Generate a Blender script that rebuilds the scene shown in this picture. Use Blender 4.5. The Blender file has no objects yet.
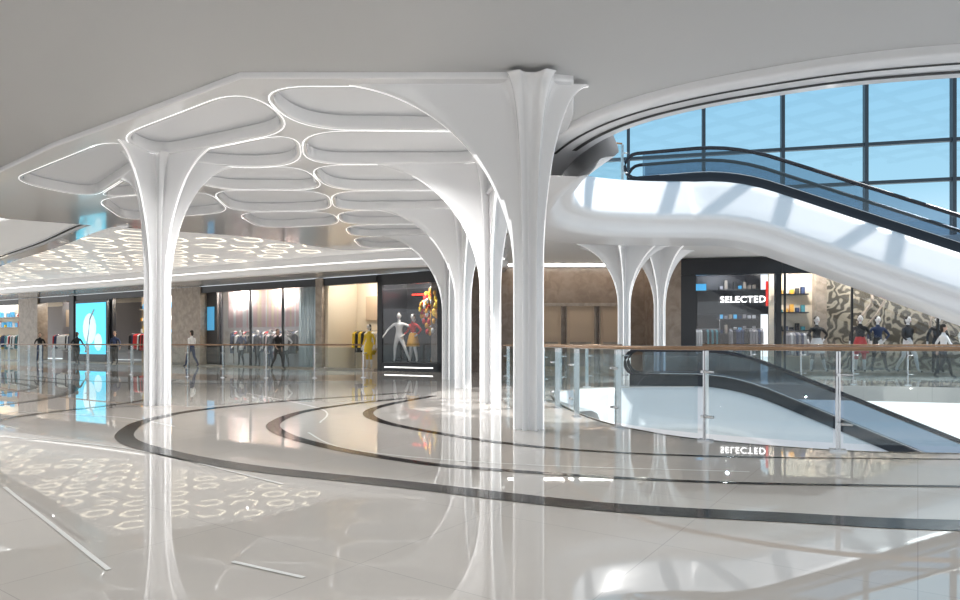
import bpy, math, random
from mathutils import Vector, Matrix
random.seed(4)
S = bpy.context.scene
try:
    S.view_settings.view_transform = 'Standard'
except Exception: pass

# ---------------------------------------------------------------- materials
def mat(name, col, rough=.5, metal=0, ior=1.5, coat=0, emit=None, es=0, noise=0, nscale=4, col2=None, spec=None):
    m = bpy.data.materials.new(name); m.use_nodes = True
    nt = m.node_tree; b = nt.nodes['Principled BSDF']
    b.inputs['Base Color'].default_value = (*col, 1)
    b.inputs['Roughness'].default_value = rough
    b.inputs['Metallic'].default_value = metal
    b.inputs['IOR'].default_value = ior
    b.inputs['Coat Weight'].default_value = coat
    if emit:
        b.inputs['Emission Color'].default_value = (*emit, 1)
        b.inputs['Emission Strength'].default_value = es
    if noise or col2:
        tc = nt.nodes.new('ShaderNodeTexCoord'); n = nt.nodes.new('ShaderNodeTexNoise')
        n.inputs['Scale'].default_value = nscale; n.inputs['Detail'].default_value = 6
        n.inputs['Distortion'].default_value = .6
        r = nt.nodes.new('ShaderNodeValToRGB')
        c2 = col2 if col2 else tuple(c*(1-noise) for c in col)
        r.color_ramp.elements[0].position = .35; r.color_ramp.elements[1].position = .65
        r.color_ramp.elements[0].color = (*col, 1); r.color_ramp.elements[1].color = (*c2, 1)
        nt.links.new(tc.outputs['Object'], n.inputs['Vector'])
        nt.links.new(n.outputs['Fac'], r.inputs['Fac'])
        nt.links.new(r.outputs['Color'], b.inputs['Base Color'])
    return m

def glassmat(name, tint=(.93,.97,.98), gl=.08):
    m = bpy.data.materials.new(name); m.use_nodes = True
    nt = m.node_tree; nt.nodes.clear()
    o = nt.nodes.new('ShaderNodeOutputMaterial'); mx = nt.nodes.new('ShaderNodeMixShader')
    t = nt.nodes.new('ShaderNodeBsdfTransparent'); g = nt.nodes.new('ShaderNodeBsdfGlossy')
    t.inputs['Color'].default_value = (*tint, 1); g.inputs['Roughness'].default_value = .02
    mx.inputs[0].default_value = gl
    nt.links.new(t.outputs[0], mx.inputs[1]); nt.links.new(g.outputs[0], mx.inputs[2])
    nt.links.new(mx.outputs[0], o.inputs[0]); return m

def floormat():
    m = mat('polished_tile', (.6,.57,.53), .02, ior=1.85)
    nt = m.node_tree; b = nt.nodes['Principled BSDF']
    tc = nt.nodes.new('ShaderNodeTexCoord'); mp = nt.nodes.new('ShaderNodeMapping')
    mp.inputs['Rotation'].default_value = (0,0,.6)
    br = nt.nodes.new('ShaderNodeTexBrick')
    br.offset = 0; br.inputs['Scale'].default_value = 1
    br.inputs['Brick Width'].default_value = 1.2; br.inputs['Row Height'].default_value = 1.2
    br.inputs['Mortar Size'].default_value = .0025
    br.inputs['Color1'].default_value = (.66,.62,.575,1); br.inputs['Color2'].default_value = (.64,.60,.555,1)
    br.inputs['Mortar'].default_value = (.5,.47,.44,1)
    n = nt.nodes.new('ShaderNodeTexNoise'); n.inputs['Scale'].default_value = 1.5; n.inputs['Detail'].default_value = 5
    mx = nt.nodes.new('ShaderNodeMixRGB'); mx.blend_type = 'MULTIPLY'; mx.inputs[0].default_value = .1
    nt.links.new(tc.outputs['Object'], mp.inputs[0]); nt.links.new(mp.outputs[0], br.inputs['Vector'])
    nt.links.new(tc.outputs['Object'], n.inputs['Vector'])
    nt.links.new(br.outputs['Color'], mx.inputs[1]); nt.links.new(n.outputs['Fac'], mx.inputs[2])
    nt.links.new(mx.outputs[0], b.inputs['Base Color'])
    return m

def relief_mat():
    m = mat('woven_branch_relief', (.5,.42,.28), .5)
    nt = m.node_tree; b = nt.nodes['Principled BSDF']
    tc = nt.nodes.new('ShaderNodeTexCoord'); n = nt.nodes.new('ShaderNodeTexNoise')
    n.inputs['Scale'].default_value = 1.1; n.inputs['Detail'].default_value = 2
    ad = nt.nodes.new('ShaderNodeMixRGB'); ad.inputs[0].default_value = .6
    v = nt.nodes.new('ShaderNodeTexWave'); v.wave_type='RINGS'; v.inputs['Scale'].default_value = 4.2; v.inputs['Distortion'].default_value = 8
    v.inputs['Detail'].default_value = 1.5
    r = nt.nodes.new('ShaderNodeValToRGB')
    r.color_ramp.elements[0].position = .35; r.color_ramp.elements[1].position = .8
    r.color_ramp.elements[0].color = (.08,.07,.05,1); r.color_ramp.elements[1].color = (.4,.36,.28,1)
    nt.links.new(tc.outputs['Object'], n.inputs['Vector']); nt.links.new(tc.outputs['Object'], ad.inputs[1])
    nt.links.new(n.outputs['Color'], ad.inputs[2]); nt.links.new(ad.outputs[0], v.inputs['Vector'])
    nt.links.new(v.outputs['Fac'], r.inputs[0]); nt.links.new(r.outputs[0], b.inputs['Base Color'])
    return m

WHITE = mat('gloss_white_lacquer', (.9,.9,.91), .18, coat=.7)
RIBW = mat('fascia_white', (.8,.805,.82), .3, coat=.3)
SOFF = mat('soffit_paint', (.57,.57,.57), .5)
PANEL = mat('canopy_panel_fill_glow', (.6,.6,.61), .4, emit=(1,1,1), es=.12)  # added glow as canopy fill; the cell panels are no lamps
CEIL = mat('ceiling_white', (.82,.82,.825), .5)
CEILL = mat('ceiling_white_fill_glow', (.84,.84,.84), .5, emit=(1,.98,.96), es=.24)  # plain white ceiling given its own glow to brighten the far field
FLOOR = floormat()
DARKST = mat('dark_marble', (.014,.011,.01), .1, ior=1.3, col2=(.035,.028,.023), nscale=9)
REFLINE = mat('painted_reflection_line', (.97,.97,.95), .15)  # reflections of ceiling lights, drawn on the floor as pale strips
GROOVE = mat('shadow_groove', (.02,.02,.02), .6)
GLASS = glassmat('clear_glass', (.9,.95,.96), .06)
ESCG = glassmat('tinted_balustrade_glass', (.38,.46,.54), .08)
CURT = glassmat('curtain_glass', (.85,.95,1.0), .04)
SHOPG = glassmat('shopfront_glass', (.95,.96,.97), .04)
STEEL = mat('brushed_steel', (.62,.62,.63), .25, 1)
BRONZE = mat('bronze_handrail', (.36,.22,.13), .25, .3)
BLACK = mat('black_metal', (.02,.021,.025), .3)
RUB = mat('black_rubber', (.012,.013,.02), .25)
STEP = mat('step_metal', (.12,.13,.15), .35, .8)
FRAME = mat('mullion_dark', (.03,.045,.06), .4)
BROWN = mat('brown_marble', (.24,.175,.13), .25, col2=(.32,.25,.195), nscale=3)
STONE = mat('beige_stone', (.42,.35,.28), .3, noise=.3)
TAN = mat('tan_panel', (.58,.44,.31), .5)
CREAM = mat('cream_wall', (.8,.7,.55), .6)
DARK = mat('dark_interior', (.05,.045,.045), .5)
GREYW = mat('shop_grey', (.32,.31,.33), .6)
PINK = mat('pink_drape', (.78,.6,.6), .7)
PALE = mat('pale_curtain', (.66,.78,.82), .7)
RED = mat('red_cloth', (.6,.03,.03), .7)
YEL = mat('yellow_cloth', (.85,.6,.05), .7)
GOLD = mat('gold_ornament', (.85,.45,.06), .4, .2)
NAVY = mat('navy_cloth', (.03,.05,.12), .8)
WCL = mat('white_cloth', (.8,.8,.8), .8)
BCL = mat('black_cloth', (.02,.02,.022), .8)
TEAL = mat('teal_cloth', (.05,.25,.3), .8)
SKIN = mat('skin', (.62,.4,.3), .5)
HAIR = mat('dark_hair', (.03,.02,.015), .6)
MANQ = mat('mannequin_white', (.82,.8,.78), .3)
LED = mat('warm_led', (1,1,1), .5, emit=(1,.88,.66), es=1.7)
LEDW = mat('white_led', (1,1,1), .5, emit=(1,.98,.95), es=2.2)
WALLFILL = mat('added_wall_fill_glow', (1,1,1), .5, emit=(1,.93,.84), es=12)  # added glowing strip, only there to brighten the back wall and doors
HILITE = mat('painted_highlight_glow', (1,1,1), .5, emit=(1,1,1), es=.75)  # glow stands in for gloss highlights on ribs and cell edges
SIGN = mat('sign_glow', (1,1,1), .5, emit=(1,1,1), es=3)
REDL = mat('red_glow', (1,.05,.03), .5, emit=(.9,.03,.02), es=.7)
RELIEF = relief_mat()
CYAN = mat('screen_cyan', (.05,.5,.7), .3, emit=(.08,.62,.85), es=1.2)
CYAN2 = mat('screen_pale', (.5,.8,.9), .3, emit=(.55,.85,.95), es=1.1)
BLUEL = mat('blue_display', (.03,.2,.35), .3, emit=(.1,.45,.8), es=.6)

# ---------------------------------------------------------------- builder
class B:
    def __init__(s): s.v=[]; s.f=[]; s.mi=[]; s.mats=[]; s.sm=[]; s.M=Matrix.Identity(4)
    def m(s, mt):
        if mt not in s.mats: s.mats.append(mt)
        return s.mats.index(mt)
    def add(s, vs, fs, mt, smooth=False):
        o=len(s.v); s.v += [tuple(s.M @ Vector(p)) for p in vs]; k=s.m(mt)
        for f in fs: s.f.append(tuple(i+o for i in f)); s.mi.append(k); s.sm.append(smooth)
    def box(s,x0,x1,y0,y1,z0,z1,mt):
        s.add([(x0,y0,z0),(x1,y0,z0),(x1,y1,z0),(x0,y1,z0),(x0,y0,z1),(x1,y0,z1),(x1,y1,z1),(x0,y1,z1)],
              [(0,3,2,1),(4,5,6,7),(0,1,5,4),(1,2,6,5),(2,3,7,6),(3,0,4,7)],mt)
    def tube(s,pts,r,mt,n=8,cap=True,ry=None):
        P=[Vector(p) for p in pts]; vs=[];fs=[]
        for i,p in enumerate(P):
            t=(P[min(i+1,len(P)-1)]-P[max(i-1,0)]).normalized()
            up=Vector((0,0,1)) if abs(t.z)<.95 else Vector((1,0,0))
            a=t.cross(up).normalized(); b=a.cross(t).normalized()
            rr=r[i] if isinstance(r,(list,tuple)) else r
            for k in range(n):
                th=2*math.pi*k/n; vs.append(p+a*rr*math.cos(th)+b*(ry or rr)*math.sin(th))
        for i in range(len(P)-1):
            for k in range(n):
                fs.append((i*n+k,i*n+(k+1)%n,(i+1)*n+(k+1)%n,(i+1)*n+k))
        if cap: fs.append(tuple(range(n))[::-1]); fs.append(tuple((len(P)-1)*n+k for k in range(n)))
        s.add(vs,fs,mt,True)
    def ell(s,c,r,mt,nu=14,nv=9,zmin=-1,M=None):
        vs=[];fs=[]
        for j in range(nv+1):
            ph=math.asin(zmin)+(math.pi/2-math.asin(zmin))*j/nv
            for i in range(nu):
                th=2*math.pi*i/nu
                vs.append((c[0]+r[0]*math.cos(ph)*math.cos(th),c[1]+r[1]*math.cos(ph)*math.sin(th),c[2]+r[2]*math.sin(ph)))
        for j in range(nv):
            for i in range(nu): fs.append((j*nu+i,j*nu+(i+1)%nu,(j+1)*nu+(i+1)%nu,(j+1)*nu+i))
        s.add(vs,fs,mt,True)
    def lathe(s,c,prof,mt,n=20):
        vs=[];fs=[]
        for r,z in prof:
            for i in range(n):
                th=2*math.pi*i/n; vs.append((c[0]+r*math.cos(th),c[1]+r*math.sin(th),c[2]+z))
        for j in range(len(prof)-1):
            for i in range(n): fs.append((j*n+i,j*n+(i+1)%n,(j+1)*n+(i+1)%n,(j+1)*n+i))
        s.add(vs,fs,mt,True)
    def strip(s,path,w,z,mt,h=.0):
        n=len(path); vs=[];fs=[]
        for i,p in enumerate(path):
            a=path[max(i-1,0)]; c=path[min(i+1,n-1)]
            dx,dy=c[0]-a[0],c[1]-a[1]; l=math.hypot(dx,dy) or 1; nx,ny=-dy/l,dx/l
            ww=w(i/(n-1)) if callable(w) else w
            vs.append((p[0]+nx*ww/2,p[1]+ny*ww/2,z)); vs.append((p[0]-nx*ww/2,p[1]-ny*ww/2,z))
        for i in range(n-1): fs.append((2*i,2*i+1,2*i+3,2*i+2))
        if h:
            o=len(vs); vs+=[(a,b,c+h) for a,b,c in vs]
            fs+=[tuple(k+o for k in f[::-1]) for f in fs]
            for i in range(n-1):
                fs.append((2*i,2*i+2,2*i+2+o,2*i+o)); fs.append((2*i+1,2*i+1+o,2*i+3+o,2*i+3))
        s.add(vs,fs,mt)
    def sweep(s,path3,prof,mt,side=1):
        n=len(path3);k=len(prof);vs=[];fs=[]
        for i,p in enumerate(path3):
            a=path3[max(i-1,0)]; c=path3[min(i+1,n-1)]
            dx,dy=c[0]-a[0],c[1]-a[1]; l=math.hypot(dx,dy) or 1; nx,ny=dy/l*side,-dx/l*side
            for o,dz in prof: vs.append((p[0]+nx*o,p[1]+ny*o,p[2]+dz))
        for i in range(n-1):
            for j in range(k-1): fs.append((i*k+j,i*k+j+1,(i+1)*k+j+1,(i+1)*k+j))
        s.add(vs,fs,mt,True)
    def obj(s,name,parent=None,loc=None,rot=None):
        me=bpy.data.meshes.new(name); me.from_pydata(s.v,[],s.f)
        for m_ in s.mats: me.materials.append(m_)
        me.polygons.foreach_set('material_index',s.mi); me.polygons.foreach_set('use_smooth',s.sm)
        me.update()
        o=bpy.data.objects.new(name,me); S.collection.objects.link(o)
        if loc: o.location=loc
        if rot is not None: o.rotation_euler=(0,0,rot)
        if parent: o.parent=parent
        return o

def cr(pts, n=10):
    out=[]; P=[Vector(p) for p in pts]
    for i in range(len(P)-1):
        p0=P[max(i-1,0)];p1=P[i];p2=P[i+1];p3=P[min(i+2,len(P)-1)]
        for k in range(n):
            t=k/n
            out.append(.5*((2*p1)+(p2-p0)*t+(2*p0-5*p1+4*p2-p3)*t*t+(3*p1-p0-3*p2+p3)*t**3))
    out.append(P[-1]); return [tuple(p) for p in out]

def plate(name, outer, holes, z0, z1, mt, bev=0):
    cu=bpy.data.curves.new(name+'_c','CURVE'); cu.dimensions='2D'; cu.fill_mode='BOTH'
    cu.extrude=max((z1-z0)/2-bev,.001); cu.bevel_depth=bev; cu.bevel_resolution=3
    for poly in [outer]+holes:
        sp=cu.splines.new('POLY'); sp.points.add(len(poly)-1)
        for i,p in enumerate(poly): sp.points[i].co=(p[0],p[1],0,1)
        sp.use_cyclic_u=True
    t=bpy.data.objects.new('t',cu); S.collection.objects.link(t)
    bpy.context.view_layer.update()
    dg=bpy.context.evaluated_depsgraph_get()
    me=bpy.data.meshes.new_from_object(t.evaluated_get(dg))
    bpy.data.objects.remove(t)
    me.name=name; me.materials.clear(); me.materials.append(mt)
    o=bpy.data.objects.new(name,me); S.collection.objects.link(o); o.location=(0,0,(z0+z1)/2)
    return o

# ---------------------------------------------------------------- plan geometry
UP=5.4                   # upper floor level
near_f=cr([(22,6.6),(12,6.6),(7,6.65),(5,6.7),(3.85,6.9),(2.8,7.55),(2.22,8.3),(1.78,9.6),(1.55,11.9),(1.6,13.9)],8)
near_c=cr([(22,7.4),(12,7.5),(6.15,8.2),(4,8.85),(2.5,9.95),(1.8,11.6),(1.6,13.9)],8)
far=cr([(1.6,13.9),(1.9,15.3),(2.8,16.4),(4.2,16.9),(5.7,17.0)],8)
DX,DY=.954,-.3
P0=(5.7,17.0)
def along(s,o=0): return (P0[0]+DX*s+.3*o, P0[1]+DY*s+.954*o)

floor=plate('floor',[(-40,-9),(24,-9),(24,32),(-6,36),(-40,50)],
    [near_f+far[1:]+[along(0,1.5),along(17,1.5)]],-.4,0,FLOOR)
plate('lower_floor',[(-6,-2),(30,-2),(30,30),(-6,30)],[],-5.9,-5.6,CEIL)

def off(path,d):
    o=[]
    for i,p in enumerate(path):
        a=path[max(i-1,0)]; c=path[min(i+1,len(path)-1)]
        dx,dy=c[0]-a[0],c[1]-a[1]; l=math.hypot(dx,dy) or 1; o.append((p[0]+dy/l*d,p[1]-dx/l*d))
    return o
# ---- floor inlays, plus painted reflection lines
fi=B()
a1=cr([(9,3.75),(5,3.9),(2.98,4.03),(2.07,4.2),(.83,4.5),(-.63,5.2),(-2.05,5.85),(-3.16,6.6),(-4.12,7.5),(-4.65,8.46),(-4.95,9.6),(-4.8,11),(-3.9,12.6),(-2.6,13.9),(-1.6,15)],8)
fi.strip(a1,lambda t:.27-.1*t,.004,DARKST)
a2=cr([(8,4.9),(3.86,5.12),(1.8,5.3),(0,5.85),(-.8,6.3),(-1.7,7.1),(-2.5,8.1),(-2.95,9.2),(-2.95,10.7),(-2.4,12.1),(-1.5,13.4)],8)
fi.strip(a2,lambda t:.035+.15*min(1,t*1.6),.004,DARKST)
a3=cr([(7,6.2),(4.2,6.35),(2.26,6.5),(.77,7.0),(-.4,8),(-1.4,9.3),(-1.85,10.6),(-1.7,12),(-1,13.9)],8)
fi.strip(a3,lambda t:.03+.14*min(1,t*1.4),.004,DARKST)
fi.strip([p for p in off(near_f,-.06)],.05,.004,DARKST)
for pts,w in [([(-15.8,21),(-12,18.3),(-9.6,15),(-8.9,12),(-10.5,10.5)],.2),([(-14,19),(-11.5,16.5),(-11,14.2),(-12,13)],.16),
              ([(-6.6,7.6),(-7.2,10),(-6.8,13),(-8.6,17),(-9.5,20)],.14),([(-17,19),(-14,17),(-13.6,15.5)],.14),([(-4.5,19),(-8,18),(-12,19.5),(-16,22.5)],.12)]:
    fi.strip(cr(pts,8),w,.004,DARKST)
for pts in [[(-3.79,5.1),(-1.88,3.24)],[(-1.3,3.36),(-.86,3.13)],[(-6.3,8.0),(-3.9,7.0),(-1.6,5.2)],[(-8,10.8),(-5.6,9.9),(-4.2,8.8)],[(-2.2,8.2),(-1.4,6.9),(0.2,6.1),(2.4,5.7)],[(-5.3,14.6),(-2.8,11.2),(-2.3,9.2)]]:
    fi.strip(cr([(*p,) for p in pts],6),.026,.004,REFLINE)
fi.obj('floor_inlay_and_reflection_lines')

# ---- ceilings
bound=[(-3.1,8.5),(-5,9.75),(-7.5,11.4),(-10,13.3),(-13,15.6),(-18,19),(-40,30)]
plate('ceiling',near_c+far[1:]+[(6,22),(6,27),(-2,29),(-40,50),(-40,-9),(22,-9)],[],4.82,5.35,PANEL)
soff=near_c+[(1.42,13.9),(1.4,11.6),(1.35,9.6),(1.25,8.5)]+bound+[(-40,-9),(22,-9)]
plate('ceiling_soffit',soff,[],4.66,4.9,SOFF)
plate('ceiling_field',[(-13,17.6),(-10.6,19),(-7.5,20.5),(-5.2,23.6),(.4,23.6),(.9,27),(-2,29),(-40,49),(-40,30.3),(-18,19.3),(-14,17)],[],4.7,4.9,CEILL,.02)

tst=off(near_c,.5)[20]
sgn = 1 if tst[1] < near_c[20][1] else -1
r=B()
r.sweep([(x,y,4.66) for x,y in near_c],[(-.02,.72),(-.04,0),(-.02,-.09),(.0,-.11),(.7,-.11),(.76,-.08),(.78,.02)],RIBW,side=sgn)
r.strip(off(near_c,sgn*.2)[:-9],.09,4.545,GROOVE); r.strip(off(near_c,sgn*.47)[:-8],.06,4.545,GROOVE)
r.obj('trim_void_rim')

# ---- canopy cell graph
V=dict(A=(-3.1,8.52),C2=(.65,8.55),P1=(-2.9,10.3),P2=(-3.4,12.3),P3=(-3.4,14.4),P4=(-3.8,16.6),P5=(-4.0,18.6),P6=(-4.2,20.7),P7=(-4.3,23.2),
 Q1=(.45,10.4),C3=(.2,12.3),Q3=(-.05,14.4),C4=(-.43,16.4),Q5=(-.7,18.4),C5=(-1,20.3),Q7=(-1.2,23.2),
 C1=(-6,11.9),L0=(-6.1,10.65),R1=(-6.1,14.3),R2=(-6.5,16.8),R3=(-6.6,19.2),S0=(-10,13.5),S1=(-9.2,15.2),S2=(-10,18),Ma=(-4.6,11.2),Mb=(-4.7,12.6))
cells=['L0 A P1 Ma C1','A C2 Q1 P1','C1 Ma P1 P2 Mb','P1 Q1 C3 P2','C1 Mb P2 P3 R1','P2 C3 Q3 P3','R1 P3 P4 R2','P3 Q3 C4 P4','P4 C4 Q5 P5','P5 Q5 C5 P6','P6 C5 Q7 P7','R2 P4 P5 R3','L0 C1 S1 S0','C1 R1 S1','S1 R1 R2 S2']
def inset(poly,d):
    area=sum(poly[i][0]*poly[(i+1)%len(poly)][1]-poly[(i+1)%len(poly)][0]*poly[i][1] for i in range(len(poly)))
    if area<0: poly=poly[::-1]
    L=[]
    for i in range(len(poly)):
        a=Vector(poly[i]);b=Vector(poly[(i+1)%len(poly)]); t=(b-a).normalized(); n=Vector((-t.y,t.x)); L.append((a+n*d,t))
    out=[]
    for i in range(len(L)):
        p,t=L[i-1];q,u=L[i]
        den=t.x*u.y-t.y*u.x
        if abs(den)<1e-3: out.append(tuple(q)); continue
        w=q-p; s=(w.x*u.y-w.y*u.x)/den; out.append(tuple(p+t*s))
    return out
def roundcorners(p,d=.8,n=8):
    o=[]
    for i in range(len(p)):
        a=Vector(p[i-1]);v=Vector(p[i]);c=Vector(p[(i+1)%len(p)])
        d1=min(d,(a-v).length*.47); d2=min(d,(c-v).length*.47)
        s=v+(a-v).normalized()*d1; e=v+(c-v).normalized()*d2
        for k in range(n+1):
            t=k/n; o.append(tuple(s*(1-t)**2+v*2*t*(1-t)+e*t*t))
    return o
holes=[roundcorners(inset([V[k] for k in c.split()],.065)) for c in cells]
web_outer=[(-3.1,8.32),(.65,8.32),(1.2,8.42),(1.38,9.6),(1.42,11.6),(1.42,14),(1.2,17),(.9,20),(.5,23.7),(-5.1,23.7),(-7.4,20.7),(-10.5,19.1),(-13.1,17.7),(-13.6,16.0),(-10,13.15),(-7.5,11.25),(-5,9.6)]
web=plate('canopy_rib_web',web_outer,holes,4.58,4.8,WHITE,.03)
sb=B()
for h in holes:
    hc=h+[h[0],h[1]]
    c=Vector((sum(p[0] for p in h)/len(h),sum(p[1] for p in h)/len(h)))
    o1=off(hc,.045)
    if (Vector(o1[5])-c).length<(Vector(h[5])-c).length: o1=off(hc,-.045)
    sb.strip(o1,.017,4.576,HILITE)  # glowing outline imitates the gloss along each cell edge
sb.obj('trim_canopy_painted_highlights')

# ---- tree columns
def tree(cx,cy,ribs,H=4.6,zs=2.1,base=.28,cap=2.5,w=.08,r0=.08,z0=0,fl_=.125,sg=.2):
    b=B(); N=360; K=28; vs=[];fs=[];fl=[]
    def dd(th,ang): return (th-ang+math.pi)%(2*math.pi)-math.pi
    def R(th):
        R_=base
        for (ang,L) in ribs:
            d=dd(th,ang)
            if abs(d)<math.pi/2:
                q=min(min(L,cap), w/max(abs(math.sin(d)),1e-4)); R_=max(R_, (base**4+q**4)**.25 if q>base*.6 else R_)
        return R_
    Rs=[R(2*math.pi*i/N) for i in range(N)]
    Rs=[(Rs[i-1]+2*Rs[i]+Rs[(i+1)%N])/4 for i in range(N)]
    wts=[max(math.exp(-(dd(2*math.pi*i/N,ang)/sg)**2) for ang,L in ribs) for i in range(N)]
    rows=[z0,z0+.02,z0+1.2,zs-.4]; rad=[]
    for z in rows:
        for i in range(N):
            th=2*math.pi*i/N; rr=r0+fl_*wts[i]; vs.append((cx+rr*math.cos(th),cy+rr*math.sin(th),z)); rad.append(rr)
    for k in range(K+1):
        s=math.pi/2*k/K
        for i in range(N):
            th=2*math.pi*i/N; ra=r0+fl_*wts[i]; rr=ra+(Rs[i]-ra)*(1-math.cos(s))
            vs.append((cx+rr*math.cos(th),cy+rr*math.sin(th),zs+(H-zs)*math.sin(s))); rad.append(rr)
    T=len(rows)+K+1
    for j in range(T-1):
        for i in range(N):
            f=(j*N+i,j*N+(i+1)%N,(j+1)*N+(i+1)%N,(j+1)*N+i)
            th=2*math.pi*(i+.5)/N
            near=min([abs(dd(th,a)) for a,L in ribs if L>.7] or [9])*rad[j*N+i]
            (fl if near<.013 else fs).append(f)  # faces on rib centres get the painted highlight
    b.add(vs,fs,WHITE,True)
    o=len(b.v)-len(vs); k=b.m(HILITE)
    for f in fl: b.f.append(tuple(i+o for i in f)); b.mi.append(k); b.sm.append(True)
    return b.obj('tree_column')
def ribsto(c,names,extra=[]):
    cx,cy=V[c]; o=[]
    for n in names.split():
        x,y=V[n]; o.append((math.atan2(y-cy,x-cx),math.hypot(x-cx,y-cy)))
    return o+[(math.radians(a),L) for a,L in extra]
tree(*V['C2'],ribsto('C2','A Q1',[(5,.8),(-62,.5),(-118,.45)]),cap=2.7,base=.4)
tree(*V['C1'],ribsto('C1','Ma Mb R1 S1 L0',[(-48,.5),(-140,.6)]),cap=2.6,fl_=.15)
tree(*V['C3'],ribsto('C3','Q1 P2 Q3',[(0,1.1),(-125,.5)]))
tree(*V['C4'],ribsto('C4','Q3 P4 Q5',[(0,1.4),(-125,.5)]))
tree(*V['C5'],ribsto('C5','Q5 P6 Q7',[(0,1.6),(-125,.5)]))
tree(4.55,20.2,[(math.radians(a),1.9) for a in (5,75,140,185,250,310)],H=4.3,zs=2.3,cap=1.9)
tree(6.0,21.3,[(math.radians(a),1.6) for a in (20,100,170,230,290)],H=4.3,zs=2.3,cap=1.6)

# ---- honeycomb ceiling lights
hx=B(); rr=.5
for i in range(60):
    for j in range(40):
        x=-32+i*1.3+(j%2)*.65; y=15+j*1.4
        if x>-1.5: continue
        fy=26-(x+2.8)*.582-2.9
        if y>fy: continue
        if x> -5.6 and y<24.2: continue
        if y<21.4 and x>-10.6: continue
        if y < 20-(x+10.6)*.62 : continue
        if random.random()<.1: continue
        vs=[];n=6;gap=random.choice((0,0,1,2)); r0_=random.randint(0,5)
        for k in range(n+1):
            th=2*math.pi*(k+r0_)/n+math.pi/6
            vs+=[(x+rr*math.cos(th),y+rr*math.sin(th),4.685),(x+(rr-.05)*math.cos(th),y+(rr-.05)*math.sin(th),4.685)]
        fs=[(2*k,2*k+1,2*k+3,2*k+2) for k in range(n-gap)]
        hx.add(vs,fs,LED)
hx.obj('honeycomb_ceiling_lights')
cv=B()
p=cr([(-26,33),(-20.7,27.6),(-15.4,22.9),(-12.2,19.8),(-10.8,18.6)],8)
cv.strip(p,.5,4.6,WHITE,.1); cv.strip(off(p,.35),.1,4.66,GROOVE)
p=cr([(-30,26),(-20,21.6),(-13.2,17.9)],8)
cv.strip(p,.12,4.62,HILITE,.05)
cv.obj('trim_ceiling_reveal')

# ---- far bulkhead over shops
def lf(s,d=0): return (-32+.864*s+.503*d, 43-.503*s+.864*d)
bo=cr([lf(-8,-2.2),lf(5,-2.4),lf(15,-2.0),lf(25,-1.9),lf(31,-1.6),lf(35,-1.0),(1.0,24.6)],6)
plate('ceiling_bulkhead',bo+[(1.0,26.6),lf(36,1.0),lf(34,.1),lf(-8,.1)],[],4.05,4.8,WHITE,.08)
t=B(); t.strip(off(bo,.06),.06,4.36,LEDW,.03); t.obj('trim_cove_light')

low=cr([(1.2,15.5),(2.8,16.9),(5.7,17.5),(7,19.3),(9,21.3),(13,21.4),(20,20.0)],6)
plate('ceiling_low_canopy',low+[(20,21.5),(7.5,24.2),(7,26.4),(1.0,26.4),(1.0,20)],[],4.28,4.7,CEIL,.05)

# ---- ribbon fascia + escalator
SL=.43
def ez(s):
    if s<=0: return 0
    if s<2: return -SL*s*s/4
    return -SL*(s-1)
prof=[(-.4,-.0),(-.05,.02),(.05,-.03),(.12,-.2),(.3,-.62),(.42,-.9),(.44,-1.0),(.36,-1.08),(.2,-1.1),(.1,-1.14),(.0,-1.3),(-.1,-1.42),(-.3,-1.46),(-1.6,-1.46)]
def ribbon(z,name):
    pre=cr([(1.95,10.9),(1.68,12.4),(1.6,13.9)],6)[:-1]
    path=[(x,y,z) for x,y in pre]+[(x,y,z) for x,y in far]+[(*along(s),z+ez(s)) for s in [i*.4 for i in range(1,39)]]
    b=B(); b.sweep(path,prof,RIBW,side=1); b.obj(name)
ribbon(UP+.03,'escalator_fascia'); ribbon(-.02,'escalator_fascia')

def escalator(z):
    b=B(); b.M=Matrix.Translation((P0[0],P0[1],z))@Matrix.Rotation(math.atan2(DY,DX),4,'Z')
    b.box(-1.7,.4,.2,1.3,-.05,.015,STEP)
    s=.4
    while s<13.2:
        zz=ez(s+.2); b.box(s,s+.4,.25,1.25,zz-.35,zz,STEP); b.box(s+.36,s+.4,.25,1.25,zz-.01,zz+.004,RUB); s+=.4
    xs=[-1.7+i*.35 for i in range(44)]
    for y0 in (.1,1.3):
        b.sweep([(x,y0+.05,ez(x)) for x in xs],[(-.07,-.35),(-.07,.28),(.07,.28),(.07,-.35)],BLACK,1)
        gx=[x for x in xs if x>=-1.5]
        b.sweep([(x,y0+.05,ez(x)) for x in gx],[(.006,.2),(.006,.92)],ESCG,1)
        hr=[]
        for k in range(9):
            a=math.pi*1.5-math.pi*k/8
            hr.append((-1.5+.33*math.cos(a),y0+.05,.62+.34*math.sin(a)))
        hr+= [(x,y0+.05,ez(x)+.96) for x in gx[1:]]
        hr=[( -.9,y0+.05,.28)]+hr
        b.tube(hr,.05,RUB,8)
        b.tube([(x,y0+.05,ez(x)+.32) for x in gx],.02,STEEL,6)
    b.sweep([(x,.15,ez(x)) for x in xs if x>-.2],[(0,-.36),(0,-1.0),(-1.2,-1.0),(-1.2,-.3)],CEIL,1)
    return b.obj('escalator')
escalator(UP); escalator(0)

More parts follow.
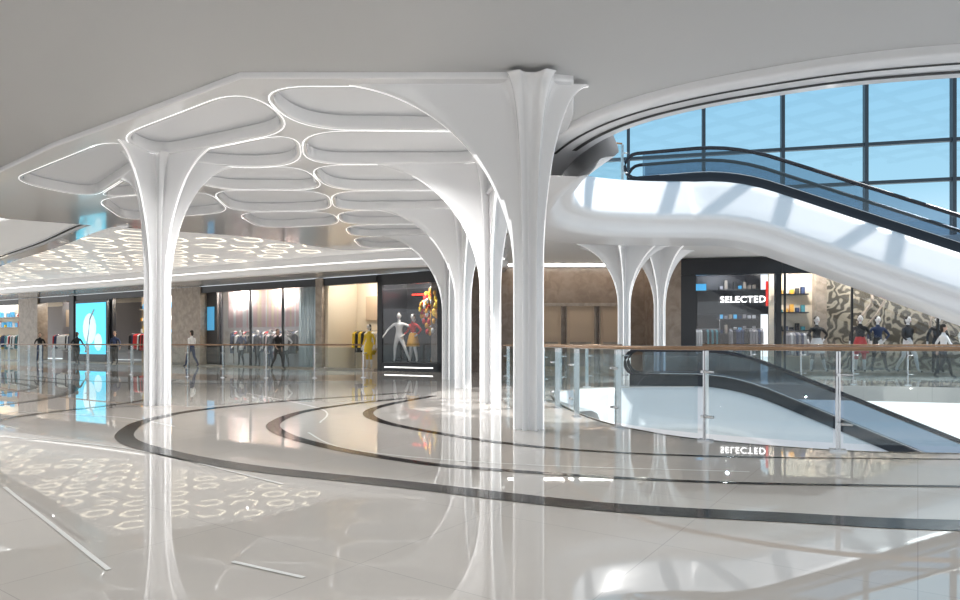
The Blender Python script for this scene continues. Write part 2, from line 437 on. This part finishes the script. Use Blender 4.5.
# ---- balustrades
def railing(path,z=0,step=1.25,anchor=None):
    b=B(); P=[Vector((x,y)) for x,y in path]
    cum=[0]
    for i in range(1,len(P)): cum.append(cum[-1]+(P[i]-P[i-1]).length)
    T=cum[-1]
    if anchor:
        k0=min(range(len(P)),key=lambda i:(P[i]-Vector(anchor)).length)
        d0=cum[k0]%step; D=[d0+step*k for k in range(int((T-d0)/step)+1)]
        if d0>.4: D=[0]+D
    else:
        n=max(1,round(T/step)); D=[T*k/n for k in range(n+1)]
    def at(d):
        for i in range(1,len(P)):
            if d<=cum[i]+1e-6:
                t=(d-cum[i-1])/(cum[i]-cum[i-1]); return P[i-1].lerp(P[i],t),(P[i]-P[i-1]).normalized()
        return P[-1],(P[-1]-P[-2]).normalized()
    for d in D:
        p,t=at(d); a=math.atan2(t.y,t.x)
        sv=b.M; b.M=Matrix.Translation((p.x,p.y,z))@Matrix.Rotation(a,4,'Z')
        b.box(-.008,.008,-.04,.04,0,1.06,STEEL); b.box(.018,.034,-.04,.04,0,1.06,STEEL)
        b.box(-.07,.09,-.06,.06,0,.02,STEEL); b.box(-.006,.026,-.12,.02,.28,.31,STEEL); b.box(-.006,.026,-.12,.02,.8,.83,STEEL)
        b.tube([(0,-.1,.295),(.14,-.1,.295)],.018,STEEL,6); b.tube([(0,-.1,.815),(.14,-.1,.815)],.018,STEEL,6)
        b.M=sv
    for d1,d2 in zip(D,D[1:]):
        q=[at(d1+(d2-d1)*(.03+.94*j/4))[0] for j in range(5)]
        b.sweep([(p.x,p.y,z) for p in q],[(.1,.1),(.1,1.0),(.112,1.0),(.112,.1)],GLASS,1)
    b.tube([(p.x,p.y,z+1.09) for p in P],.032,BRONZE,8,ry=.026)
    return b.obj('glass_balustrade')
rp=cr([(.45,19.5),(.6,17.5),(1.0,15),(1.3,11.9),(1.55,9.56),(2.05,8.2),(2.67,7.5),(3.8,6.82),(5,6.58),(7,6.5),(12,6.45)],8)
railing(rp,0,1.36,anchor=(3.8,6.82))
railing(cr([(-24,32),(-18,27),(-13,23.6),(-9,21.5),(-6.5,21),(-3.9,21.3)],8),0,1.6)
fr=cr([(1.25,14.2),(1.6,15.5),(2.6,16.7),(3.8,17.15)],6)
railing(fr,0,1.2); railing(fr,UP,1.2)
railing([(6.6,19.0),(12,17.4),(18,15.6)],0,1.3)

# ---- curtain wall window
MW=Matrix.Translation((-3,27,0))@Matrix.Rotation(math.atan2(-.22,1),4,'Z')
w=B(); w.M=MW
for k in range(15):
    x=.62+k*2.8; w.box(x-.06,x+.06,-.12,.12,4.6,13.6,FRAME)
for zt in (4.7,6.95,8.35,10.75,13.5): w.box(-1,40,-.08,.08,zt-.06,zt+.06,FRAME)
w.box(-1,40,-.01,.01,4.6,13.6,CURT)
w.obj('window_1')
sk=B(); sk.M=MW
X0,X1,Y0,Y1=-1,42,-24,-.2
def clipline(p,d):
    t0,t1=-200,200
    for a,da,lo,hi in ((p[0],d[0],X0,X1),(p[1],d[1],Y0,Y1)):
        if abs(da)<1e-6:
            if a<lo or a>hi: return None
            continue
        u,v=(lo-a)/da,(hi-a)/da
        if u>v:u,v=v,u
        t0=max(t0,u);t1=min(t1,v)
    return None if t0>=t1 else ((p[0]+d[0]*t0,p[1]+d[1]*t0),(p[0]+d[0]*t1,p[1]+d[1]*t1))
for ang in (.6,2.3):
    d=(math.cos(ang),math.sin(ang)); nn=(-d[1],d[0])
    for k in range(-22,23):
        c=clipline((20+nn[0]*k*2.3,-12+nn[1]*k*2.3),d)
        if c: sk.strip([c[0],c[1]],.2,13.65,FRAME,.25)
sk.obj('skylight_roof_frame')

# ---- right-hand walls
wb=B()
wb.box(-2,7.4,26.2,26.5,0,4.25,BROWN)
for x0,x1 in ((2.2,3.3),(3.55,4.65),(4.9,5.9)):
    wb.box(x0,x1,26.1,26.2,0,2.65,TAN); wb.box(x0-.06,x0,26.06,26.2,0,2.75,BROWN); wb.box(x1,x1+.06,26.06,26.2,0,2.75,BROWN)
    wb.box(x0+.12,x1-.12,26.07,26.1,.2,1.2,STONE); wb.box(x0+.12,x1-.12,26.07,26.1,1.35,2.5,TAN)
wb.box(2.0,6.1,26.0,26.2,2.65,2.78,STONE)
wb.box(6.7,7.35,23.4,26.2,0,4.25,BROWN)
wb.box(.1,.6,25.2,25.9,0,4.0,STONE)
wb.box(1.1,6.6,25.4,25.5,4.22,4.26,WALLFILL)
wb.obj('wall_back')

MR=Matrix.Translation((7.6,23.6,0))@Matrix.Rotation(math.atan2(-.196,.981),4,'Z')
ML=Matrix.Translation((-32,43,0))@Matrix.Rotation(math.atan2(-.503,.864),4,'Z')

def garments(b,x0,x1,y,z,cols,n,h=1.0):
    b.tube([(x0,y,z),(x1,y,z)],.015,STEEL,6)
    b.tube([(x0,y,0.1),(x0,y,z)],.015,STEEL,6); b.tube([(x1,y,0.1),(x1,y,z)],.015,STEEL,6)
    for i in range(n):
        x=x0+(x1-x0)*(i+.5)/n; m_=random.choice(cols); hh=h*random.uniform(.75,1.0); wd=(x1-x0)/n*.38
        vs=[]
        for sx in (-wd,wd):
            vs+=[(x+sx,y-.06,z-.03),(x+sx,y-.21,z-.12),(x+sx,y-.25,z-hh),(x+sx,y+.25,z-hh),(x+sx,y+.21,z-.12),(x+sx,y+.06,z-.03)]
        fs=[(0,1,2,3,4,5),(11,10,9,8,7,6)]+[(k,(k+1)%6,(k+1)%6+6,k+6)[::-1] for k in range(6)]
        b.add(vs,fs,m_)

# right shops
q=B(); q.M=MR
q.box(-.2,.35,0,.4,0,4.25,BLACK); q.box(3.1,3.28,0,.3,0,4.25,BLACK); q.box(-.2,3.28,-.05,.3,3.65,4.25,BLACK)
q.box(.35,2.9,.3,.36,2.2,3.1,BLACK)
q.box(.0,3.28,3.2,3.3,0,4.2,DARK); q.box(.0,3.28,.3,3.2,4.0,4.05,DARK)
q.box(.4,1.0,2.05,2.15,3.0,3.5,BLUEL)
for zz in (.9,1.5,2.1,2.7,3.3):
    q.box(1.6,3.1,2.8,3.18,zz,zz+.04,DARK)
    for k in range(8): q.box(1.65+k*.18,1.76+k*.18,2.85,3.0,zz+.04,zz+random.uniform(.12,.4),random.choice([BCL,NAVY,WCL,BLUEL,GREYW,STONE]))
garments(q,.5,1.5,2.0,1.7,[NAVY,WCL,TEAL,BCL],12); garments(q,1.8,3.0,1.6,1.7,[BCL,GREYW,NAVY,BCL],12)
garments(q,.5,1.6,2.6,3.1,[NAVY,WCL,TEAL,BCL,BLUEL],12,.8)
q.box(2.82,2.9,.28,.32,2.5,3.4,REDL)
q.box(.4,3.1,.06,.08,0,3.65,SHOPG)
q.obj('fashion_shop_unit')
tx=bpy.data.curves.new('sign','FONT'); tx.body='SELECTED'; tx.size=.32; tx.extrude=.02; tx.align_x='CENTER'; tx.space_character=1.1
to=bpy.data.objects.new('shop_sign_letters',tx); S.collection.objects.link(to); tx.materials.append(SIGN)
to.matrix_world=MR@Matrix.Translation((1.95,-.12,2.62))@Matrix.Rotation(math.pi/2,4,'X')
q=B(); q.M=MR
q.box(3.35,14,2.2,2.3,0,4.2,RELIEF); q.box(3.35,5.1,2.1,2.2,0,4.2,CREAM)
q.box(3.35,14,0,2.3,0,.12,STONE); q.box(3.3,14,0,.3,3.65,4.25,BLACK); q.box(3.35,14,.3,2.2,4.0,4.05,GREYW)
for x in (3.4,5.6,8.3,11): q.box(x-.03,x+.03,0,.08,.1,3.7,BLACK)
q.box(3.4,14,.03,.04,.1,3.65,SHOPG)
q.box(4.9,5.3,1.7,2.1,.12,3.9,STONE)
for i,zz in enumerate((.9,1.6,2.3,3.0)):
    q.box(3.6,4.7,1.8,2.1,zz,zz+.04,BLACK)
    for k in range(5): q.box(3.65+k*.2,3.78+k*.2,1.85,2.0,zz+.04,zz+.04+random.uniform(.1,.3),random.choice([BCL,NAVY,WCL,GOLD,TEAL]))
garments(q,3.7,4.6,1.3,1.55,[NAVY,BCL,GREYW,WCL],10,.9)
for x in (6.5,8.9,10.4):
    q.tube(cr([(x,1.9,.12),(x+.2,1.8,1.0),(x-.1,1.7,1.9),(x+.4,1.8,2.8),(x+.2,1.9,3.9)],5),.06,STONE,6)
    q.tube(cr([(x+.05,1.7,1.7),(x+.6,1.8,2.3),(x+1.0,1.8,3.2)],5),.035,STONE,6)
q.obj('boutique_window_display')

# left shops (views into them are oblique, so the displays are shallow)
q=B(); q.M=ML
q.box(-8,35.2,5,5.2,0,4.0,GREYW)
q.box(-8,32.1,.2,5,3.95,4.0,CREAM)
def pier(a,b_,m_=STONE,d0=-.1,d1=.5): q.box(a,b_,d0,d1,0,4.02,m_)
pier(2.2,4.6); pier(8.3,8.8,BLACK); pier(18.3,20.6); pier(28.6,29.0,STONE)
pier(-8,-6)
q.box(-8,32,-.02,.3,3.7,4.02,BLACK)
q.box(-8,32.1,-.3,.2,0,.06,STONE)
q.box(-6,2.2,1.3,1.4,0,3.95,CREAM); garments(q,-5,-1.5,.7,1.7,[RED,WCL,NAVY,YEL],22); garments(q,-1,2,.7,1.7,[RED,WCL,BCL,TEAL],20)
for zz in (2.2,2.9): 
    q.box(-6,2,1.0,1.3,zz,zz+.05,STONE)
    for k in range(20): q.box(-5.8+k*.38,-5.55+k*.38,1.05,1.25,zz+.05,zz+random.uniform(.2,.5),random.choice([RED,YEL,WCL,BLUEL]))
q.box(4.6,8.3,1.4,1.5,0,3.95,GREYW); garments(q,5,8,.8,1.7,[BCL,NAVY,WCL,RED],18)
q.box(5.2,7.6,1.3,1.38,2.2,3.3,TAN)
q.box(8.8,12.6,.05,.25,0,3.95,BLACK)
q.box(12.6,18.3,1.8,1.9,0,3.95,TAN)
garments(q,13.3,15.2,.8,1.7,[BCL,NAVY,RED,WCL],14); garments(q,15.8,17.8,.8,1.7,[BCL,WCL,TEAL],14)
for zz in (1,1.7,2.4,3.1): q.box(12.8,18.2,1.5,1.8,zz,zz+.05,STONE)
for k in range(26): 
    for zz in (1.05,1.75,2.45,3.15): q.box(12.9+k*.2,13.03+k*.2,1.55,1.75,zz,zz+random.uniform(.15,.4),random.choice([RED,YEL,WCL,BLUEL,GOLD,BCL]))
q.box(20.6,21.4,.3,.5,0,3.95,DARK); q.box(20.7,21.2,.25,.32,1.8,3,BLUEL)
q.box(20.6,28.6,1.3,1.4,0,3.95,WCL)
for k in range(74):
    x=21.2+k*.1; q.tube([(x,1.2,1.95),(x,1.2,3.9)],.05,random.choice([PINK,WCL,CREAM,PINK,PINK]),6)
for k in range(24):
    x=26.9+k*.07; q.tube([(x,.6+.04*math.sin(k*2),.05),(x,.6+.04*math.sin(k*2+1),3.9)],.045,PALE,6)
garments(q,22.3,24.2,.6,1.6,[BCL,WCL,NAVY,BCL,STONE],18); garments(q,24.6,26.6,.6,1.6,[BCL,PINK,WCL,BCL,GREYW],18)
garments(q,21.7,26.4,1.05,1.75,[WCL,BCL,NAVY,BCL,RED],34)
for x in (22,24.2,26.4,28.6): q.box(x-.04,x+.04,0,.1,0,3.7,BLACK)
q.box(22,28.6,.02,.04,0,3.7,SHOPG)
q.box(29,32.1,2.0,2.1,0,3.95,CREAM); q.box(29.0,29.15,.1,2.0,0,3.95,CREAM)
garments(q,29.5,31.6,1.5,1.7,[WCL,YEL,CREAM,STONE,BCL],12)
q.box(31.0,31.7,1.9,1.98,.4,3.2,STONE); q.box(29.8,30.6,1.9,1.98,2.2,3.3,TAN)
q.obj('shop_arcade')
q=B(); q.M=ML
q.box(32.3,35.4,1.5,1.6,0,4.0,BLACK); q.box(32.2,32.45,-.2,1.6,0,4.0,BLACK); q.box(35.2,35.4,-.2,1.6,0,4.0,BLACK)
q.box(32.2,35.4,-.2,-.02,3.55,4.0,BLACK); q.box(32.2,35.4,-.02,1.5,3.9,4.0,BLACK); q.box(32.3,35.4,-.2,1.5,0,.35,BLACK); q.box(32.6,35,-.24,-.2,.14,.18,LEDW)
q.box(32.4,35.3,-.16,-.15,.35,3.75,SHOPG)
for k in range(150):
    a=random.uniform(0,6.28); rr_=random.uniform(.1,1)**.6
    cx=34.25+rr_*math.cos(a)*.5; cz=2.45+rr_*math.sin(a)*.95
    q.ell((cx,.8+random.uniform(-.25,.25),cz),(.085,.05,.12),random.choice([GOLD,RED,YEL,GOLD,WCL,RED,GOLD]),8,5)
q.tube([(34.3,.75,.35),(34.4,.75,1.2),(34.2,.75,2.0),(34.4,.75,2.8)],.06,GOLD,8)
q.box(32.8,34.4,1.4,1.45,3.2,3.27,REDL)
q.obj('display_window')
q=B(); q.M=ML
q.box(9.0,12.4,-.12,.04,.35,3.65,BLACK); q.box(9.15,12.25,-.14,-.12,.5,3.5,CYAN)
q.ell((10.6,-.14,2.0),(.7,.015,.9),CYAN2); q.ell((11.5,-.14,1.2),(.4,.015,.5),CYAN2)
q.tube([(10.2,-.15,.6),(10.5,-.15,1.6),(10.7,-.15,2.6),(11.1,-.15,3.1)],.05,WCL,6)
q.obj('video_screen')

# ---------------------------------------------------------------- figures
def figure(name,loc,rot,top,bot,skin=MANQ,hair=None,pose='stand',skirt=None,sc=1,shoes=BCL):
    J=[];E=[];Rr=[];Lb=[]
    def j(p,r,l,par=None):
        J.append(p);Rr.append(r);Lb.append(l)
        if par is not None:E.append((par,len(J)-1))
        return len(J)-1
    pe=j((0,0,.96),(.15,.1),bot); wa=j((0,0,1.13),(.12,.085),top,pe); ch=j((0,-.01,1.31),(.16,.1),top,wa)
    nb=j((0,.01,1.46),(.07,.06),top,ch); nk=j((0,0,1.54),(.048,.048),skin,nb); j((0,-.01,1.6),(.05,.05),skin,nk)
    P=dict(stand=dict(kL=(.1,-.02,.52),aL=(.11,.02,.09),kR=(-.1,0,.52),aR=(-.13,.02,.09),eL=(.27,.03,1.16),wL=(.29,-.06,.93),eR=(-.27,.03,1.16),wR=(-.29,-.06,.93)),
           stride=dict(kL=(.1,-.2,.54),aL=(.11,-.28,.11),kR=(-.1,.06,.52),aR=(-.13,.32,.12),eL=(.26,.12,1.18),wL=(.27,.1,.95),eR=(-.27,-.08,1.17),wR=(-.26,-.28,1.0)),
           hip=dict(kL=(.16,-.06,.52),aL=(.26,-.04,.09),kR=(-.12,0,.52),aR=(-.18,.02,.09),eL=(.38,.06,1.2),wL=(.2,-.02,1.02),eR=(-.3,.0,1.17),wR=(-.36,-.16,1.02)),
           wide=dict(kL=(.24,-.08,.54),aL=(.42,-.06,.1),kR=(-.14,-.05,.52),aR=(-.2,.05,.09),eL=(.42,.0,1.3),wL=(.58,-.1,1.45),eR=(-.42,.03,1.22),wR=(-.5,-.15,1.02)))[pose]
    for sx,k in ((1,'L'),(-1,'R')):
        h=j((sx*.09,0,.88),(.09,.095),bot,pe); kn=j(P['k'+k],(.058,.062),bot,h)
        c=Vector(P['k'+k]).lerp(Vector(P['a'+k]),.35); cf=j((c.x,c.y+.015,c.z),(.055,.058),bot if not skirt else skin,kn)
        an=j(P['a'+k],(.036,.036),bot if not skirt else skin,cf)
        a=P['a'+k]; j((a[0]+sx*.02,a[1]-.14,a[2]-.055),(.036,.024),shoes,an)
        sh=j((sx*.17,.0,1.41),(.06,.06),top,ch); el=j(P['e'+k],(.04,.04),top,sh); wr=j(P['w'+k],(.026,.028),skin,el)
        d=(Vector(P['w'+k])-Vector(P['e'+k])).normalized(); w_=Vector(P['w'+k]); pm=j(tuple(w_+d*.07),(.032,.018),skin,wr)
        side=Vector((0,1,0)) if abs(d.y)<.8 else Vector((1,0,0))
        for fi_ in range(4):
            o=side*(fi_-1.5)*.02; L=(.06,.075,.08,.065)[fi_]
            f1=j(tuple(w_+d*.1+o),(.009,.009),skin,pm); j(tuple(w_+d*(.1+L)+o+Vector((-sx*.02,0,0))),(.007,.007),skin,f1)
        t1=j(tuple(w_+d*.04-side*.04),(.01,.01),skin,pm); j(tuple(w_+d*.085-side*.06),(.008,.008),skin,t1)
    me=bpy.data.meshes.new('sk'); me.from_pydata(J,E,[]); ob=bpy.data.objects.new('sk',me); S.collection.objects.link(ob)
    md=ob.modifiers.new('s','SKIN'); md.use_smooth_shade=True
    for i,r_ in enumerate(Rr): me.skin_vertices[0].data[i].radius=r_
    me.skin_vertices[0].data[0].use_root=True
    ob.modifiers.new('u','SUBSURF').levels=1
    bpy.context.view_layer.update(); dg=bpy.context.evaluated_depsgraph_get()
    m2=bpy.data.meshes.new_from_object(ob.evaluated_get(dg)); bpy.data.objects.remove(ob)
    b=B(); JV=[Vector(x) for x in J]
    cand=[(v,l) for v,l in zip(JV,Lb)]
    for a,c in E: cand.append(((JV[a]+JV[c])/2,Lb[c] if Lb[c]==Lb[a] else Lb[a]))
    b.v=[tuple(v.co) for v in m2.vertices]
    for p in m2.polygons:
        c=p.center; l=min(cand,key=lambda q:(q[0]-c).length_squared)[1]
        b.f.append(tuple(p.vertices)); b.mi.append(b.m(l)); b.sm.append(True)
    b.ell((0,-.015,1.69),(.075,.092,.115),skin); b.ell((0,-.105,1.68),(.012,.018,.022),skin,8,6)
    for sx in (-1,1):
        b.ell((sx*.076,0,1.685),(.01,.02,.03),skin,8,6); b.ell((sx*.03,-.092,1.7),(.013,.01,.008),BCL if hair else skin,8,6)
    b.ell((0,-.096,1.635),(.024,.01,.007),RED if hair else skin,8,6)
    if hair: b.ell((0,.012,1.71),(.085,.095,.112),hair,14,7,zmin=-.1); b.ell((0,.05,1.64),(.07,.05,.11),hair,10,7)
    if skirt: b.lathe((0,0,0),[(.13,1.1),(.17,.98),(.22,.75),(.25,.6),(.2,.6)],skirt,20)
    zmin=min(v[2] for v in b.v)
    b.v=[(x_,y_,z_-zmin) for x_,y_,z_ in b.v]
    o=b.obj(name,loc=loc,rot=rot); o.scale=(sc,)*3
    return o
def at(M,x,y,z=0): return tuple(M@Vector((x,y,z)))
ar=math.atan2(-.196,.981); al=math.atan2(-.503,.864)
figure('mannequin',at(MR,4.65,.7,.12),ar+.2,BCL,BCL,hair=HAIR,pose='hip',skirt=WCL,sc=1.12)
figure('mannequin',at(MR,6.1,.7,.12),ar-.3,BCL,RED,hair=HAIR,pose='stand',skirt=RED,sc=1.14)
figure('mannequin',at(MR,6.75,.9,.12),ar+.1,NAVY,BCL,hair=HAIR,pose='hip',sc=1.12)
figure('mannequin',at(MR,7.6,.6,.12),ar+.4,BCL,WCL,pose='stride',hair=HAIR,sc=1.12)
figure('mannequin',at(MR,8.6,.7,.12),ar-.2,BCL,BCL,pose='stand',hair=HAIR,sc=1.12)
figure('mannequin',at(MR,9.6,.7,.12),ar,WCL,BCL,pose='hip',hair=HAIR,sc=1.12)
figure('mannequin',at(ML,32.95,.3,.35),al+.3,WCL,WCL,pose='wide',hair=HAIR,skirt=None,sc=1.15)
figure('mannequin',at(ML,33.6,.4,.35),al-.2,RED,WCL,pose='hip',hair=HAIR,skirt=GOLD,sc=1.12)
figure('mannequin',at(ML,31.0,.7,.0),al,YEL,YEL,pose='stand',hair=HAIR,skirt=YEL,sc=1.1)
figure('mannequin',at(ML,24.4,.3,.0),al,BCL,BCL,pose='stand')
figure('mannequin',at(ML,26.3,.3,.0),al,WCL,BCL,pose='hip')
figure('mannequin',at(ML,23.2,.3,.0),al,NAVY,BCL,pose='hip',hair=HAIR)
figure('mannequin',at(ML,25.3,.3,.0),al,BCL,NAVY,pose='stand',hair=HAIR)
figure('shopper',at(ML,6.6,-.9),al+1.2,BCL,NAVY,skin=SKIN,hair=HAIR,pose='stride')
figure('shopper',at(ML,11.3,-1.2),al-2.6,BCL,BCL,skin=SKIN,hair=HAIR,pose='stride')
figure('shopper',at(ML,14.5,-.9),al+.6,NAVY,BCL,skin=SKIN,hair=HAIR,pose='stand')
figure('shopper',at(ML,27.2,-1.0),al+1.4,BCL,BCL,skin=SKIN,hair=HAIR,pose='stride')
figure('shopper',at(ML,21.2,-1.0),al-1.5,WCL,NAVY,skin=SKIN,hair=HAIR,pose='stride')
figure('shopper',at(MR,8.0,-1.0),ar+1.5,WCL,BCL,skin=SKIN,hair=HAIR,pose='stride')

# ---------------------------------------------------------------- light
W=bpy.data.worlds.new('sky'); S.world=W; W.use_nodes=True; nt=W.node_tree
bg=nt.nodes['Background']; tc=nt.nodes.new('ShaderNodeTexCoord'); sp=nt.nodes.new('ShaderNodeSeparateXYZ'); rp_=nt.nodes.new('ShaderNodeValToRGB')
e=rp_.color_ramp.elements; e[0].position=.0; e[0].color=(.78,.78,.78,1); e[1].position=.8; e[1].color=(.3,.4,.52,1)
x=e.new(.1); x.color=(.6,.66,.72,1); x=e.new(.2); x.color=(.3,.43,.5,1); x=e.new(.42); x.color=(.2,.35,.46,1)
nt.links.new(tc.outputs['Generated'],sp.inputs[0]); nt.links.new(sp.outputs['Z'],rp_.inputs[0]); nt.links.new(rp_.outputs[0],bg.inputs[0])
bg.inputs[1].default_value=1.9
def light(t,name,loc,en,col=(1,1,1),**k):
    l=bpy.data.lights.new(name,t); l.energy=en; l.color=col
    for a,b_ in k.items(): setattr(l,a,b_)
    o=bpy.data.objects.new(name,l); S.collection.objects.link(o); o.location=loc; return o
sun=light('SUN','sun',(10,5,20),4.8,(1,.985,.96),angle=.01)
sun.rotation_euler=Vector((-.72,.12,-1)).to_track_quat('-Z','Y').to_euler()
for (x,y,en) in [(-4,2,260),(1.5,3,210),(6,3.5,180),(-9,5,200),(-13,10,220),(-9,11,180),(-2.0,9.6,290),(-1.5,11.3,320),(-4.6,10.2,200),(-4.7,13.3,320),(-1.8,13.3,320),(-14,21,60),(-8,22,60)]:
    light('SPOT','ceiling_fill_spot',(x,y,4.52),en,(1,.985,.965),spot_size=2.75,spot_blend=.8,shadow_soft_size=.03)  # added fill spots for the enclosed hall, no fixtures modelled
def shopl(M,x,y,z,en,col=(1,.94,.86)): light('POINT','shop_light',at(M,x,y,z),en,col,shadow_soft_size=.06)
for x,en in ((-3,220),(1,220),(6.5,120),(14.5,240),(17,240),(22.5,300),(25.5,300),(30.7,150)): shopl(ML,x,.85,3.88,en)
shopl(ML,33.5,.25,3.74,260,(1,.93,.84))
shopl(MR,1.7,1.5,3.9,130,(.8,.88,1)); 
for x in (4.3,6.5,9,11.5): shopl(MR,x,1.1,3.93,160,(1,.95,.88))

cam=bpy.data.cameras.new('camera'); co=bpy.data.objects.new('camera',cam); S.collection.objects.link(co)
cam.lens=24; cam.sensor_width=36; cam.shift_y=43/960; co.location=(0,0,1.15); co.rotation_euler=(math.pi/2,0,0); cam.clip_end=300
S.camera=co
